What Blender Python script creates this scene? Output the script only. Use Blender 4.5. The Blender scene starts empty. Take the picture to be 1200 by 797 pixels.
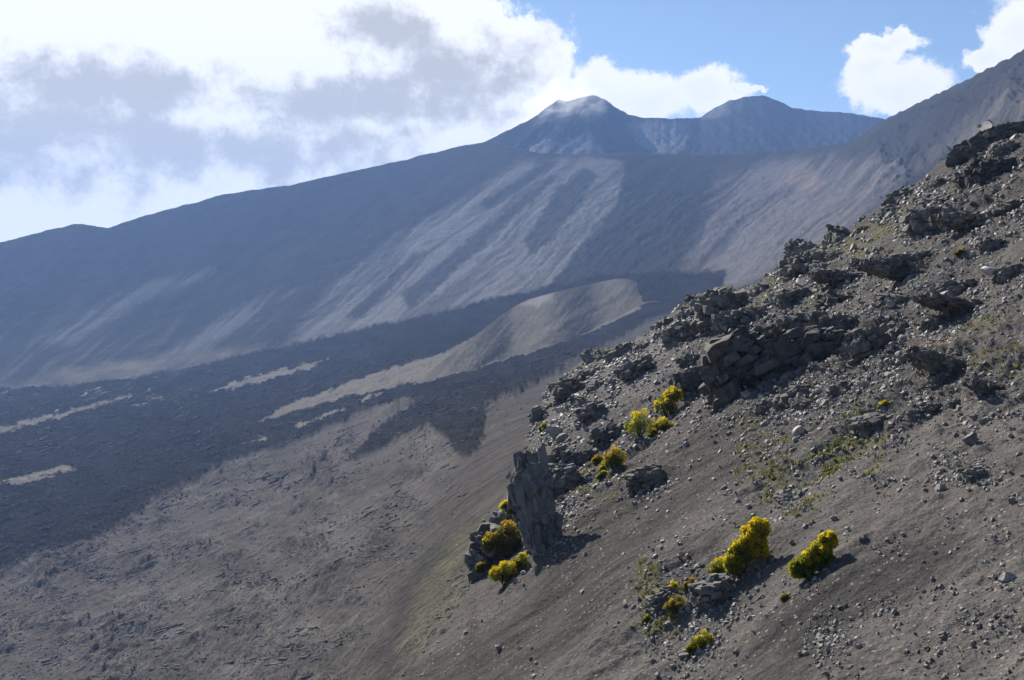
import bpy, bmesh, math, random
import numpy as np
from mathutils import Matrix, Euler, Vector

random.seed(7)
RNG = np.random.default_rng(7)
SC = bpy.context.scene
COL = SC.collection
F, U0, V0 = 1300.0, 600.0, 330.0        # focal length in photo pixels, optical axis, eye level row
R = math.radians

# ------------------------------------------------------------------ noise
def _h(ix, iy, iz, seed):
    h = (ix.astype(np.uint32) * np.uint32(374761393) + iy.astype(np.uint32) * np.uint32(668265263)
         + iz.astype(np.uint32) * np.uint32(2246822519) + np.uint32((seed * 3266489917) & 0xffffffff))
    h = (h ^ (h >> np.uint32(13))) * np.uint32(1274126177)
    h = (h ^ (h >> np.uint32(16))) * np.uint32(2654435761)
    return h ^ (h >> np.uint32(15))

def _f(h):
    return (h & np.uint32(0xffffff)).astype(np.float32) / 16777216.0

def noise2(x, y, seed=0):
    x = np.asarray(x, np.float32); y = np.asarray(y, np.float32)
    ix = np.floor(x).astype(np.int64); iy = np.floor(y).astype(np.int64)
    fx = x - ix; fy = y - iy
    sx = fx**3 * (fx * (fx * 6 - 15) + 10); sy = fy**3 * (fy * (fy * 6 - 15) + 10)
    z = np.zeros_like(ix)
    def g(ox, oy):
        a = _f(_h(ix + ox, iy + oy, z, seed)) * 6.2831853
        return np.cos(a) * (fx - ox) + np.sin(a) * (fy - oy)
    a = g(0, 0); b = g(1, 0); c = g(0, 1); d = g(1, 1)
    return ((a + (b - a) * sx) * (1 - sy) + (c + (d - c) * sx) * sy) * 1.5

def fbm2(x, y, oct=5, seed=0, gain=0.5, ridged=False):
    s = 0; a = 1.0; t = 0
    for i in range(oct):
        n = noise2(x, y, seed + i * 17)
        if ridged: n = 1 - 2 * np.abs(n)
        s = s + a * n; t += a; a *= gain
        x = x * 2.03 + 11.3; y = y * 2.03 + 4.7
    return s / t

def noise3(x, y, z, seed=0):
    ix = np.floor(x).astype(np.int64); iy = np.floor(y).astype(np.int64); iz = np.floor(z).astype(np.int64)
    fx = (x - ix).astype(np.float32); fy = (y - iy).astype(np.float32); fz = (z - iz).astype(np.float32)
    s = lambda f: f * f * (3 - 2 * f)
    sx, sy, sz = s(fx), s(fy), s(fz)
    v = lambda a, b, c: _f(_h(ix + a, iy + b, iz + c, seed)) * 2 - 1
    def pl(c):
        a = v(0, 0, c) * (1 - sx) + v(1, 0, c) * sx
        b = v(0, 1, c) * (1 - sx) + v(1, 1, c) * sx
        return a * (1 - sy) + b * sy
    return pl(0) * (1 - sz) + pl(1) * sz

def worley3(x, y, z, seed=0):
    """distance to nearest, second nearest, random value of nearest cell"""
    ix = np.floor(x).astype(np.int64); iy = np.floor(y).astype(np.int64); iz = np.floor(z).astype(np.int64)
    f1 = np.full(x.shape, 9.0, np.float32); f2 = f1.copy(); rv = np.zeros(x.shape, np.float32)
    for a in (-1, 0, 1):
        for b in (-1, 0, 1):
            for c in (-1, 0, 1):
                jx, jy, jz = ix + a, iy + b, iz + c
                h = _h(jx, jy, jz, seed)
                px = jx + _f(h); py = jy + _f(_h(jx, jy, jz, seed + 101)); pz = jz + _f(_h(jx, jy, jz, seed + 202))
                d = ((px - x)**2 + (py - y)**2 + (pz - z)**2).astype(np.float32)
                m = d < f1
                f2 = np.where(m, f1, np.minimum(f2, d)); rv = np.where(m, _f(_h(jx, jy, jz, seed + 303)), rv); f1 = np.where(m, d, f1)
    return np.sqrt(f1), np.sqrt(f2), rv

def worley2(x, y, seed=0):
    ix = np.floor(x).astype(np.int64); iy = np.floor(y).astype(np.int64); z = np.zeros_like(ix)
    f1 = np.full(x.shape, 9.0, np.float32); f2 = f1.copy(); rv = np.zeros(x.shape, np.float32)
    for a in (-1, 0, 1):
        for b in (-1, 0, 1):
            jx, jy = ix + a, iy + b
            px = jx + _f(_h(jx, jy, z, seed)); py = jy + _f(_h(jx, jy, z, seed + 101))
            d = ((px - x)**2 + (py - y)**2).astype(np.float32)
            m = d < f1
            f2 = np.where(m, f1, np.minimum(f2, d)); rv = np.where(m, _f(_h(jx, jy, z, seed + 303)), rv); f1 = np.where(m, d, f1)
    return np.sqrt(f1), np.sqrt(f2), rv

def sstep(a, b, x):
    t = np.clip((x - a) / (b - a), 0, 1)
    return t * t * (3 - 2 * t)

def poly_mask(u, v, poly, soft):
    """1 inside the polygon, soft edge"""
    P = np.array(poly, np.float32); n = len(P)
    lo = P.min(0) - soft - 1; hi = P.max(0) + soft + 1
    out = np.zeros(u.shape, np.float32)
    sel = (u > lo[0]) & (u < hi[0]) & (v > lo[1]) & (v < hi[1])
    if not sel.any(): return out
    a = u[sel]; b = v[sel]
    ins = np.zeros(a.shape, bool); d = np.full(a.shape, 1e12, np.float32)
    for i in range(n):
        x1, y1 = P[i]; x2, y2 = P[(i + 1) % n]
        ex, ey = x2 - x1, y2 - y1
        t = np.clip(((a - x1) * ex + (b - y1) * ey) / (ex * ex + ey * ey + 1e-9), 0, 1)
        d = np.minimum(d, (a - x1 - t * ex)**2 + (b - y1 - t * ey)**2)
        c = ((y1 > b) != (y2 > b))
        if abs(ey) > 1e-6:
            ins ^= c & (a < ex * (b - y1) / ey + x1)
    sd = np.sqrt(d) * np.where(ins, 1, -1)
    out[sel] = sstep(-soft, soft, sd)
    return out

def soften(a, n):
    k = np.hanning(n + 2)[1:-1]; k /= k.sum(); h = n // 2
    return np.convolve(np.pad(a, (h, n - 1 - h), 'edge'), k, 'valid')

def ray(u, v, y):
    return np.stack([(u - U0) / F * y, y + 0 * u, (V0 - v) / F * y], -1)

def proj(P):
    return U0 + F * P[..., 0] / P[..., 1], V0 - F * P[..., 2] / P[..., 1]

# ------------------------------------------------------------------ meshes
def np_mesh(name, V, faces, k, mat, smooth=True, colors=None):
    V = np.ascontiguousarray(V.reshape(-1, 3), np.float32)
    faces = np.ascontiguousarray(faces.reshape(-1), np.int32)
    me = bpy.data.meshes.new(name)
    n = len(faces) // k
    me.vertices.add(len(V)); me.vertices.foreach_set('co', V.ravel())
    me.loops.add(len(faces)); me.loops.foreach_set('vertex_index', faces)
    me.polygons.add(n)
    me.polygons.foreach_set('loop_start', np.arange(0, n * k, k, dtype=np.int32))
    me.polygons.foreach_set('loop_total', np.full(n, k, np.int32))
    me.polygons.foreach_set('use_smooth', np.full(n, smooth, bool))
    me.update(calc_edges=True)
    if colors is not None:
        at = me.attributes.new('geo', 'FLOAT_COLOR', 'POINT')
        c = np.ones((len(V), 4), np.float32); c[:, :3] = colors.reshape(-1, 3)
        at.data.foreach_set('color', c.ravel())
    if mat: me.materials.append(mat)
    return me

def link(name, me, parent=None):
    o = bpy.data.objects.new(name, me); COL.objects.link(o)
    if parent: o.parent = parent
    return o

def empty(name, loc):
    o = bpy.data.objects.new(name, None); COL.objects.link(o); o.location = loc; return o

def tag(o, label=None, cat=None, group=None, kind=None):
    if label: o['label'] = label
    if cat: o['category'] = cat
    if group: o['group'] = group
    if kind: o['kind'] = kind
    return o

def grid_faces(nr, nc, flip=False):
    i = np.arange(nr - 1)[:, None] * nc + np.arange(nc - 1)[None, :]
    q = np.stack([i, i + 1, i + nc + 1, i + nc], -1)
    if flip: q = q[..., ::-1]
    return q

# ------------------------------------------------------------------ materials
class NT:
    def __init__(s, nt): s.t = nt
    def n(s, typ, **kw):
        nd = s.t.nodes.new(typ)
        ins = kw.pop('ins', {})
        for k, v in kw.items(): setattr(nd, k, v)
        for k, v in ins.items():
            if isinstance(v, bpy.types.NodeSocket): s.t.links.new(v, nd.inputs[k])
            else: nd.inputs[k].default_value = v
        return nd
    def math(s, op, a, b=0.0, c=None, clamp=False):
        ins = {0: a, 1: b}
        if c is not None: ins[2] = c
        return s.n('ShaderNodeMath', operation=op, use_clamp=clamp, ins=ins).outputs[0]
    def noise(s, vec, scale, detail=4, rough=0.55, lac=2.0, dist=0.0):
        return s.n('ShaderNodeTexNoise', ins={'Vector': vec, 'Scale': scale, 'Detail': detail, 'Roughness': rough, 'Lacunarity': lac, 'Distortion': dist}).outputs[0]
    def ramp(s, fac, a, b):
        return s.n('ShaderNodeMapRange', interpolation_type='SMOOTHSTEP', ins={0: fac, 1: a, 2: b, 3: 0.0, 4: 1.0}).outputs[0]
    def mix(s, fac, a, b, blend='MIX'):
        nd = s.n('ShaderNodeMix', data_type='RGBA', blend_type=blend)
        for idx, v in ((0, fac), (6, a), (7, b)):
            if isinstance(v, bpy.types.NodeSocket): s.t.links.new(v, nd.inputs[idx])
            else: nd.inputs[idx].default_value = v
        return nd.outputs[2]

def new_mat(name):
    m = bpy.data.materials.new(name); m.use_nodes = True
    nt = m.node_tree; nt.nodes.clear(); T = NT(nt)
    out = T.n('ShaderNodeOutputMaterial')
    b = T.n('ShaderNodeBsdfPrincipled', ins={'Roughness': 0.95, 'Specular IOR Level': 0.15})
    nt.links.new(b.outputs[0], out.inputs[0])
    return m, T, b

def mat_terrain(name, scales, bump_d, var=(0.55, 1.45), speck=None):
    """albedo comes from the geology attribute, broken up by noise at several sizes"""
    m, T, b = new_mat(name)
    b.inputs['Specular IOR Level'].default_value = 0.0
    geo = T.n('ShaderNodeAttribute', attribute_name='geo').outputs['Color']
    pos = T.n('ShaderNodeTexCoord').outputs['Object']
    h = None; col = geo
    for i, (sc, w) in enumerate(scales):
        nz = T.noise(pos, sc, 6, 0.65)
        f = T.n('ShaderNodeMapRange', ins={0: nz, 1: 0.3, 2: 0.7, 3: 1 - w, 4: 1 + w}).outputs[0]
        col = T.n('ShaderNodeVectorMath', operation='SCALE', ins={0: col, 'Scale': f}).outputs[0]
        t = T.math('MULTIPLY', nz, (0.45 + 0.55 * i / max(1, len(scales) - 1)) / sc)
        h = t if h is None else T.math('ADD', h, t)
    if speck:
        sc, amt, colr = speck
        vor = T.n('ShaderNodeTexVoronoi', ins={'Vector': pos, 'Scale': sc, 'Randomness': 1.0})
        rnd = T.n('ShaderNodeSeparateColor', ins={0: vor.outputs['Color']}).outputs[0]
        on = T.math('MULTIPLY', T.ramp(rnd, 1 - amt, 1 - amt * 0.4), T.ramp(vor.outputs['Distance'], 0.42, 0.25))
        clus = T.ramp(T.noise(pos, sc * 0.06, 3), 0.42, 0.6)
        on = T.math('MULTIPLY', on, clus)
        col = T.mix(on, col, (*colr, 1))
        h = T.math('ADD', h, T.math('MULTIPLY', on, 0.4 / sc))
    bp = T.n('ShaderNodeBump', ins={'Height': h, 'Distance': bump_d, 'Strength': 1.0})
    T.t.links.new(col, b.inputs['Base Color']); T.t.links.new(bp.outputs[0], b.inputs['Normal'])
    return m

def mat_rock(name, dark, light, scale, bump=0.6, moss=None, perobj=0.25, rough=0.9):
    m, T, b = new_mat(name)
    b.inputs['Roughness'].default_value = rough; b.inputs['Specular IOR Level'].default_value = 0.5
    pos = T.n('ShaderNodeTexCoord').outputs['Object']
    inf = T.n('ShaderNodeObjectInfo').outputs
    pos = T.n('ShaderNodeVectorMath', operation='ADD', ins={0: pos, 1: inf['Location']}).outputs[0]
    n1 = T.noise(pos, scale, 8, 0.68); n2 = T.noise(pos, scale * 6, 5, 0.6)
    col = T.mix(T.ramp(n1, 0.35, 0.68), (*dark, 1), (*light, 1))
    col = T.mix(T.math('MULTIPLY', T.ramp(n2, 0.52, 0.7), 0.5), col, (light[0] * 1.35, light[1] * 1.33, light[2] * 1.28, 1))
    if moss:
        nz = T.noise(pos, scale * 0.8, 5, 0.6, dist=0.5)
        up = T.n('ShaderNodeSeparateXYZ', ins={0: T.n('ShaderNodeNewGeometry').outputs['Normal']}).outputs[2]
        col = T.mix(T.math('MULTIPLY', T.ramp(nz, 0.5, 0.66), T.ramp(up, 0.35, 0.75)), col, (*moss, 1))
    f = T.n('ShaderNodeMapRange', ins={0: inf['Random'], 1: 0, 2: 1, 3: 1 - perobj, 4: 1 + perobj}).outputs[0]
    col = T.n('ShaderNodeVectorMath', operation='SCALE', ins={0: col, 'Scale': f}).outputs[0]
    h = T.math('ADD', T.math('MULTIPLY', n1, 1.0 / scale), T.math('MULTIPLY', n2, 0.25 / scale))
    bp = T.n('ShaderNodeBump', ins={'Height': h, 'Distance': bump, 'Strength': 1.0})
    T.t.links.new(col, b.inputs['Base Color']); T.t.links.new(bp.outputs[0], b.inputs['Normal'])
    return m

def mat_leaf(name, a, c, scale=3.0):
    m, T, b = new_mat(name)
    pos = T.n('ShaderNodeTexCoord').outputs['Object']
    nz = T.noise(pos, scale, 3, 0.6)
    col = T.mix(T.ramp(nz, 0.38, 0.62), (*a, 1), (*c, 1))
    T.t.links.new(col, b.inputs['Base Color'])
    b.inputs['Roughness'].default_value = 0.8
    tr = T.n('ShaderNodeBsdfTranslucent', ins={0: col})
    mx = T.n('ShaderNodeMixShader', ins={0: 0.6, 1: b.outputs[0], 2: tr.outputs[0]})
    out = [n for n in T.t.nodes if n.type == 'OUTPUT_MATERIAL'][0]
    T.t.links.new(mx.outputs[0], out.inputs[0])
    return m

# ------------------------------------------------------------------ sun and light
SUN_AZ, SUN_EL = -27.0, 33.0     # degrees from the view axis (left negative), above horizon
sd = Vector((math.sin(R(SUN_AZ)) * math.cos(R(SUN_EL)), math.cos(R(SUN_AZ)) * math.cos(R(SUN_EL)), math.sin(R(SUN_EL))))
L = bpy.data.lights.new('sun', 'SUN'); L.energy = 5.0; L.angle = R(0.53); L.color = (1.0, 0.945, 0.865)
so = bpy.data.objects.new('sun', L); COL.objects.link(so); so.rotation_euler = (-sd).to_track_quat('-Z', 'Y').to_euler()

# ------------------------------------------------------------------ valley floor and the great far slope (one sheet)
def tps_fit(pts, vals):
    P = np.array(pts, np.float64) / 300.0; n = len(P)
    d = np.linalg.norm(P[:, None] - P[None], axis=-1)
    K = np.where(d > 0, d * d * np.log(d + 1e-12), 0) + np.eye(n) * 0.01
    A = np.zeros((n + 3, n + 3)); A[:n, :n] = K; A[:n, n] = 1; A[:n, n + 1:] = P; A[n, :n] = 1; A[n + 1:, :n] = P.T
    w = np.linalg.solve(A, np.concatenate([vals, [0, 0, 0]]))
    def ev(u, v):
        u = np.asarray(u, np.float64) / 300.0; v = np.asarray(v, np.float64) / 300.0
        s = w[n] + w[n + 1] * u + w[n + 2] * v
        for i in range(n):
            r2 = (u - P[i, 0])**2 + (v - P[i, 1])**2
            s = s + w[i] * 0.5 * r2 * np.log(r2 + 1e-12)
        return s
    return ev

CTRL = [(-200,900,720),(0,900,600),(200,900,470),(400,900,260),(-200,797,950),(0,797,800),(200,797,620),(400,797,350),(500,797,270),(600,850,215),
        (0,700,1050),(200,700,820),(400,700,480),(500,700,345),(600,700,300),(700,600,380),(800,500,560),(900,450,700),(1100,400,800),(1300,350,850),(800,800,210),(1200,800,210),(1200,600,380),
        (-200,600,1600),(0,600,1450),(200,600,1200),(400,600,800),(500,600,540),(560,600,420),
        (-200,500,2400),(0,500,2200),(200,500,1950),(400,500,1450),(560,500,860),(620,500,640),(700,500,560),
        (0,440,3300),(200,440,3000),(400,440,2400),(560,440,1650),(680,440,1250),
        (0,400,3800),(200,400,3600),(400,400,3000),(560,400,2300),(700,400,2000),(800,400,1550),
        (-200,370,4300),(0,350,4150),(200,350,4050),(400,350,3500),(600,350,2800),(700,350,2450),(770,350,2300),(830,350,2150),(600,424,1950),(950,340,1500),
        (0,290,4700),(-200,330,4800),(300,300,4350),(450,300,3950),(600,300,3350),(800,300,2850),(950,300,2100),
        (150,258,4950),(300,235,4950),(400,250,4600),(600,250,3900),(800,250,3450),(950,250,2750),(1100,250,1700),
        (370,212,5000),(500,190,4950),(600,195,4500),(700,190,4300),(800,190,4250),(900,190,4000),(1000,190,3300),(1100,190,2400),(1200,190,1750),
        (600,160,4900),(1030,145,3650),(1100,110,2950),(1200,60,2350),(1300,0,2050),(1450,-70,1800),(1300,150,1600)]
ydep = tps_fit([(c[0], c[1]) for c in CTRL], np.log([c[2] for c in CTRL]))

SKY1 = np.array([(-400,345),(-200,318),(0,284),(40,274),(88,262),(128,267),(165,254),(210,242),(270,226),(340,217),(370,210),(440,195),(500,181),(545,170),
                 (580,166),(610,176),(650,181),(690,180),(760,180),(830,182),(900,178),(960,173),(1000,165),(1030,143),(1060,129),(1100,109),(1150,85),(1200,58),(1300,0),(1500,-80)], float)

def geology_far(u, v):
    """bare-ground albedo map of the valley and far slope: which lava or ash lies where, plus cloud shade on the far slope"""
    w1 = fbm2(u / 26, v / 26, 4, 31) * 9; w2 = fbm2(u / 26 + 7, v / 26 + 3, 4, 57) * 7
    s1 = fbm2(u / 6, v / 6, 3, 77) * 2.5
    a = u + w1 + s1; b = v + w2 + s1
    # fall-line coordinate on the far slope (streaks run down to the left)
    q = (u + 1.15 * v) + fbm2(u / 150, v / 150, 3, 25) * 26; p = (v - 0.5 * u)
    st = fbm2(q / 34, p / 240, 5, 5, 0.6); st2 = fbm2(q / 9, p / 120, 4, 8, 0.6)
    far = sstep(470, 400, v + 0.10 * (u - 300))
    C_old = np.array((0.104, 0.094, 0.084)); C_lava = np.array((0.026, 0.025, 0.0245)); C_ash = np.array((0.158, 0.143, 0.120))
    C_far = np.array((0.050, 0.050, 0.051)); C_pale = np.array((0.2, 0.185, 0.165)); C_tan = np.array((0.165, 0.152, 0.13))
    col = np.ones(u.shape + (3,)) * C_old
    pat = fbm2(u / 60, v / 36, 5, 91)
    col *= (1 + 0.45 * pat)[..., None]
    def lay(mask, c, var=0):
        nonlocal col
        m = mask[..., None]
        cc = np.ones(u.shape + (3,)) * np.array(c)
        if var is not 0: cc = cc * var[..., None]
        col = col * (1 - m) + cc * m
    # gentle scree fan left of the near spur
    lay(poly_mask(a, b, [(640,420),(690,430),(640,560),(560,660),(480,760),(440,860),(380,860),(430,720),(500,600),(560,500)], 16) * 0.85, (0.080, 0.072, 0.064))
    lay(poly_mask(a, b, [(425,840),(440,760),(490,660),(545,600),(560,605),(510,670),(465,750),(450,840)], 8) * 0.85, (0.058, 0.053, 0.049))
    lay(poly_mask(a, b, [(470,760),(495,680),(540,620),(600,580),(600,700),(520,790)], 14) * 0.5, (0.115, 0.108, 0.065))
    # far slope: base colour kept dark to stand in for cloud shade
    lay(far, C_far, 1 + 0.35 * st)
    lay(far * sstep(0.1, 0.6, st2 + st) * sstep(340, 420, v) * 0.3, C_pale)
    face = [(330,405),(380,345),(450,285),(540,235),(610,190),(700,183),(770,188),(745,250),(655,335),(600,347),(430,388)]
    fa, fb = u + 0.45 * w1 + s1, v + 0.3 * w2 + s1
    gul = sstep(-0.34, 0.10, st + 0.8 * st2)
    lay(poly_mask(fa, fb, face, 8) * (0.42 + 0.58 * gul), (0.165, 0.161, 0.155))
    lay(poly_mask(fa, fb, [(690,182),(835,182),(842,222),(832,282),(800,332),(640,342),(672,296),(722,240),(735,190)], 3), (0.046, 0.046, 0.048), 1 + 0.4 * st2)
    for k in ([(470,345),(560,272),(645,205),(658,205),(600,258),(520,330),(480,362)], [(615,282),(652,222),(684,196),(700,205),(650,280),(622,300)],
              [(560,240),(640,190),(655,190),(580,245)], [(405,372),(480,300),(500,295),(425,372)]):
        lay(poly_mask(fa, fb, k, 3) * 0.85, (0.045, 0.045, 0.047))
    lay(poly_mask(a, b, [(838,215),(900,190),(980,182),(1060,195),(1060,240),(900,320),(830,350),(792,330),(822,272)], 9) * (0.3 + 0.7 * gul), (0.135, 0.126, 0.123))
    lay(poly_mask(a, b, [(915,222),(925,200),(952,196),(965,215),(945,225),(930,215)], 7) * 0.5, (0.22, 0.17, 0.14))
    lay(poly_mask(a, b, [(1020,165),(1040,140),(1110,112),(1130,125),(1080,150),(1045,172)], 7) * 0.9, (0.04, 0.04, 0.041))
    lay(poly_mask(a, b, [(1080,200),(1120,150),(1180,110),(1220,100),(1220,140),(1150,170)], 10) * 0.6 * np.clip(0.5 + st2, 0, 1), (0.19, 0.17, 0.15))
    for k in ([(50,402),(120,355),(180,328),(252,314),(235,328),(150,362),(85,402)], [(195,415),(260,372),(330,338),(345,340),(280,385),(230,412)], [(300,420),(360,385),(400,372),(370,398),(330,418)]):
        lay(poly_mask(fa, fb, k, 7) * (0.15 + 0.7 * gul), (0.15, 0.148, 0.145))
    # valley margin of older pale ground below the far slope
    lay(poly_mask(a, b, [(-300,470),(0,452),(60,438),(150,424),(230,412),(310,404),(300,418),(200,440),(100,452),(0,478),(-300,500)], 7) * np.clip(0.6 + 1.2 * pat, 0, 1), C_tan)
    # young black lava
    D1 = [(-400,480),(0,458),(100,450),(200,438),(300,412),(420,386),(600,346),(700,322),(850,318),(850,345),(770,372),(660,432),(600,463),(566,478),(567,512),(558,531),(543,538),(529,529),(519,512),
          (500,500),(462,520),(400,548),(440,508),(495,470),(425,485),(375,507),(325,527),(280,540),(225,565),(175,590),(150,612),(100,637),(30,659),(0,676),(-400,800)]
    d1 = poly_mask(u + 0.6 * w1 + 1.4 * s1, v + 0.6 * w2 + 1.4 * s1, D1, 2.5)
    lay(d1, C_lava, 1 + 0.5 * fbm2(u / 40, v / 14, 4, 15))
    ash = [(303,499),(420,468),(560,437),(640,411),(690,393),(752,362),(728,338),(602,364),(588,376),(520,416),(430,446),(330,482)]
    frag0 = 0.4 * fbm2((v + 0.3 * u) / 5, (u - 0.3 * v) / 20, 5, 96, 0.65)
    pm = poly_mask(u + 0.4 * w1 + s1, v + 0.3 * w2 + s1 * 0.6, ash, 5); lay(sstep(0.42, 0.6, pm + frag0 * sstep(560, 480, u)) * sstep(0.03, 0.25, pm), C_ash, 1 + 0.15 * st2)
    frag = 1.3 * fbm2((v + 0.3 * u) / 4.5, (u - 0.3 * v) / 16, 5, 95, 0.65)
    for k in ([(228,470),(300,441),(385,422),(362,438),(268,464)], [(-60,520),(60,489),(182,459),(130,479),(40,504),(-60,530)], [(-30,575),(80,549),(92,556),(25,574)],
              [(418,474),(450,464),(448,470),(425,478)], [(345,502),(400,482),(404,486),(350,506)], [(285,526),(310,517),(312,522)], [(150,480),(190,470),(195,474),(160,482)]):
        pm = poly_mask(u + 0.35 * w1 + s1, v + 0.25 * w2 + s1 * 0.6, k, 7); lay(sstep(0.60, 0.76, pm + frag * 0.7) * sstep(0.03, 0.25, pm), (0.175, 0.16, 0.135))
    return np.clip(col, 0.02, 0.4), d1, far, st, st2

FARV = {}
def build_far():
    us = np.arange(-260, 1460, 1.6); nc = len(us)
    sky = np.interp(us, SKY1[:, 0], SKY1[:, 1]) + fbm2(us / 22, us * 0, 4, 3) * 2.2 + fbm2(us / 9, us * 0, 4, 5) * 3.5 * sstep(1000, 1060, us)
    nr = 620; t = np.linspace(0, 1, nr)[:, None]
    vb = 960.0
    v = vb + (sky[None] - vb) * t; u = np.broadcast_to(us[None], v.shape)
    y = np.exp(ydep(u, v)).astype(np.float32)
    y = np.maximum.accumulate(y, axis=0)
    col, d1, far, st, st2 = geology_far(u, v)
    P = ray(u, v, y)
    near = 1 - far
    # relief of the old lava field: flow ridges running down-valley, blocky in places
    wq = fbm2(u / 60, v / 50, 4, 41) * 26
    q = v + 0.42 * u + wq; p = u - 0.4 * v
    fl = fbm2(q / 13, p / 70, 5, 21, 0.62, ridged=True)
    ln_ = fbm2(q / 9, p / 80, 5, 23, 0.6); ledge = sum(sstep(l, l + 0.035, ln_) for l in (-0.12, 0.04, 0.18, 0.3)) * 0.6
    blk = fbm2(u / 13, v / 3.6, 5, 61, 0.68)
    patch = sstep(-0.15, 0.35, fbm2(u / 85, v / 45, 3, 66))
    rub = sstep(0.05, 0.35, fbm2(u / 70 + 9, v / 30, 4, 67))
    face_m = poly_mask(u, v, [(300,420),(380,330),(450,270),(540,225),(610,185),(1000,180),(1000,340),(800,345),(600,347),(430,388)], 25)
    px = y / F; q2 = u + 1.2 * v; edge_keep = sstep(0, 25, v - sky[None])
    smooth = poly_mask(u, v, [(640,420),(690,430),(640,560),(560,660),(480,760),(440,960),(380,960),(430,720),(500,600),(560,500)], 30)
    old = (1 - d1) * near * (1 - 0.92 * smooth)
    h = px * (old * (6.0 * fl * (0.15 + patch) + 4.5 * ledge * (0.2 + patch) + blk * (2.2 + 3.5 * rub)) + near * d1 * (5.0 * fbm2((v + 0.28 * u + 0.5 * wq) / 4.2, (u - 0.3 * v) / 26, 5, 71, 0.66) + 2.6 * fbm2(u / 11, v / 3, 4, 72, 0.6) + 4.0 * fl))
    col = col * (1 - 0.28 * old * sstep(0.1, 0.5, blk * rub + 0.12 * ledge))[..., None]
    h = h + far * px * (0.35 + 0.65 * face_m) * (5.0 * st + 1.6 * st2 + 3.2 * fbm2(u / 13, v / 9, 5, 86, 0.68)) * sstep(0, 60, v - sky[None])
    h = h + px * 0.7 * near * fbm2(u / 3.5, v / 3, 3, 81) * (1 - 0.7 * smooth)
    rg = sstep(980, 1060, u + wq * 0.6) * sstep(330, 190, v)
    h = h + px * rg * edge_keep * (26.0 * fbm2(u / 40 + v / 60, v / 30, 6, 83, 0.66) + 12.0 * fbm2(q2 / 26, v / 60, 5, 88, 0.6, ridged=True))
    # edge of the lava front stands above the old field
    P[..., 2] += h * 0.8 + d1 * near * 4.0 * px
    # back side of the skyline
    top = P[-1]; rows = []
    for k in range(1, 9):
        d = k * k * 14.0
        rows.append(np.stack([top[:, 0] * (1 + d / top[:, 1]), top[:, 1] + d, top[:, 2] - d * 0.35], -1))
    P = np.concatenate([P, np.array(rows)], 0); col = np.concatenate([col, np.repeat(col[-1:], 8, 0)], 0)
    m = mat_terrain('old_lava_ground', [(0.012, 0.15), (0.09, 0.22), (0.45, 0.3)], 0.35)
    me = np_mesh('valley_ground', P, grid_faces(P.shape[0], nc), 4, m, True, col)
    tag(link('valley_ground', me), kind='structure')
    pu, pv = proj(P[:nr]); FARV.update(P=P[:nr].reshape(-1, 3), u=pu.ravel(), v=pv.ravel(), lum=col[:nr].mean(-1).ravel(), d1=(d1 * near).ravel(), smooth=smooth.ravel())
build_far()

# ------------------------------------------------------------------ summit plateau with its two craters
def build_summit():
    us = np.arange(500, 1080, 1.2); nc = len(us)
    S = np.array([(500,186),(545,176),(575,163),(600,150),(622,140),(640,126),(655,117),(664,119),(672,117),(688,112),(700,112),(715,121),(735,134),(755,138),(790,139),(820,138),
                  (838,126),(855,118),(875,113),(893,112),(908,116),(925,125),(945,129),(975,131),(1000,133),(1028,138),(1050,142),(1080,150)], float)
    sky = soften(np.interp(us, S[:, 0], S[:, 1]), 5) + fbm2(us / 11, us * 0, 4, 13) * 2.0
    vb = np.interp(us, [500, 560, 600, 1000, 1080], [215, 205, 203, 205, 215.])
    nr = 90; t = np.linspace(0, 1, nr)[:, None]
    v = vb[None] + (sky - vb)[None] * t; u = np.broadcast_to(us[None], v.shape)
    # ground climbs gently behind the rim, then up the cones; the right-hand cone stands farther back
    yb = np.interp(us, [500, 600, 800, 900, 1080], [4950, 4950, 4950, 5200, 5200.])
    yt = np.interp(us, [500, 560, 690, 790, 830, 890, 1030, 1080], [5200, 5400, 5850, 6000, 6500, 6600, 6600, 6600.])
    yb = soften(yb, 61); yt = soften(yt, 81)
    y = yb[None] + (yt - yb)[None] * t**0.9
    q = 1.1 * v - np.sqrt((u - 690)**2 + 60); st = fbm2(q / 16, v / 90, 4, 6); w = fbm2(u / 14, v / 14, 4, 9) * 6
    P = ray(u, v, y); P[..., 2] += y / F * (4.0 * st + 2.0 * fbm2(u / 8, v / 8, 4, 10)) * sstep(0, 25, v - sky[None])
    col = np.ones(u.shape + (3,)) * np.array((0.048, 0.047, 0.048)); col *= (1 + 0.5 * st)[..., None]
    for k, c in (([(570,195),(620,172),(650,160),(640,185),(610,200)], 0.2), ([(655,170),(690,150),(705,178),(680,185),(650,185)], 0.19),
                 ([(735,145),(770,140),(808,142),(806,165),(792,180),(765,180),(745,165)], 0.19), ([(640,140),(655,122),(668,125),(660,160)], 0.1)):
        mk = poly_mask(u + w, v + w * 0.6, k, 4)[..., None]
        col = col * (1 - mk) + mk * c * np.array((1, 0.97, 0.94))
    top = P[-1]; rows = []
    for k in range(1, 7):
        d = k * k * 16.0
        rows.append(np.stack([top[:, 0] * (1 + d / top[:, 1]), top[:, 1] + d, top[:, 2] - d * 0.5], -1))
    P = np.concatenate([P, np.array(rows)], 0); col = np.concatenate([col, np.repeat(col[-1:], 6, 0)], 0)
    m = mat_terrain('summit_ash', [(0.01, 0.15), (0.06, 0.2)], 0.35)
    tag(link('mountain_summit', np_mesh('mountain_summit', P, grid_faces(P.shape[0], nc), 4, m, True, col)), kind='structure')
build_summit()

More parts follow.
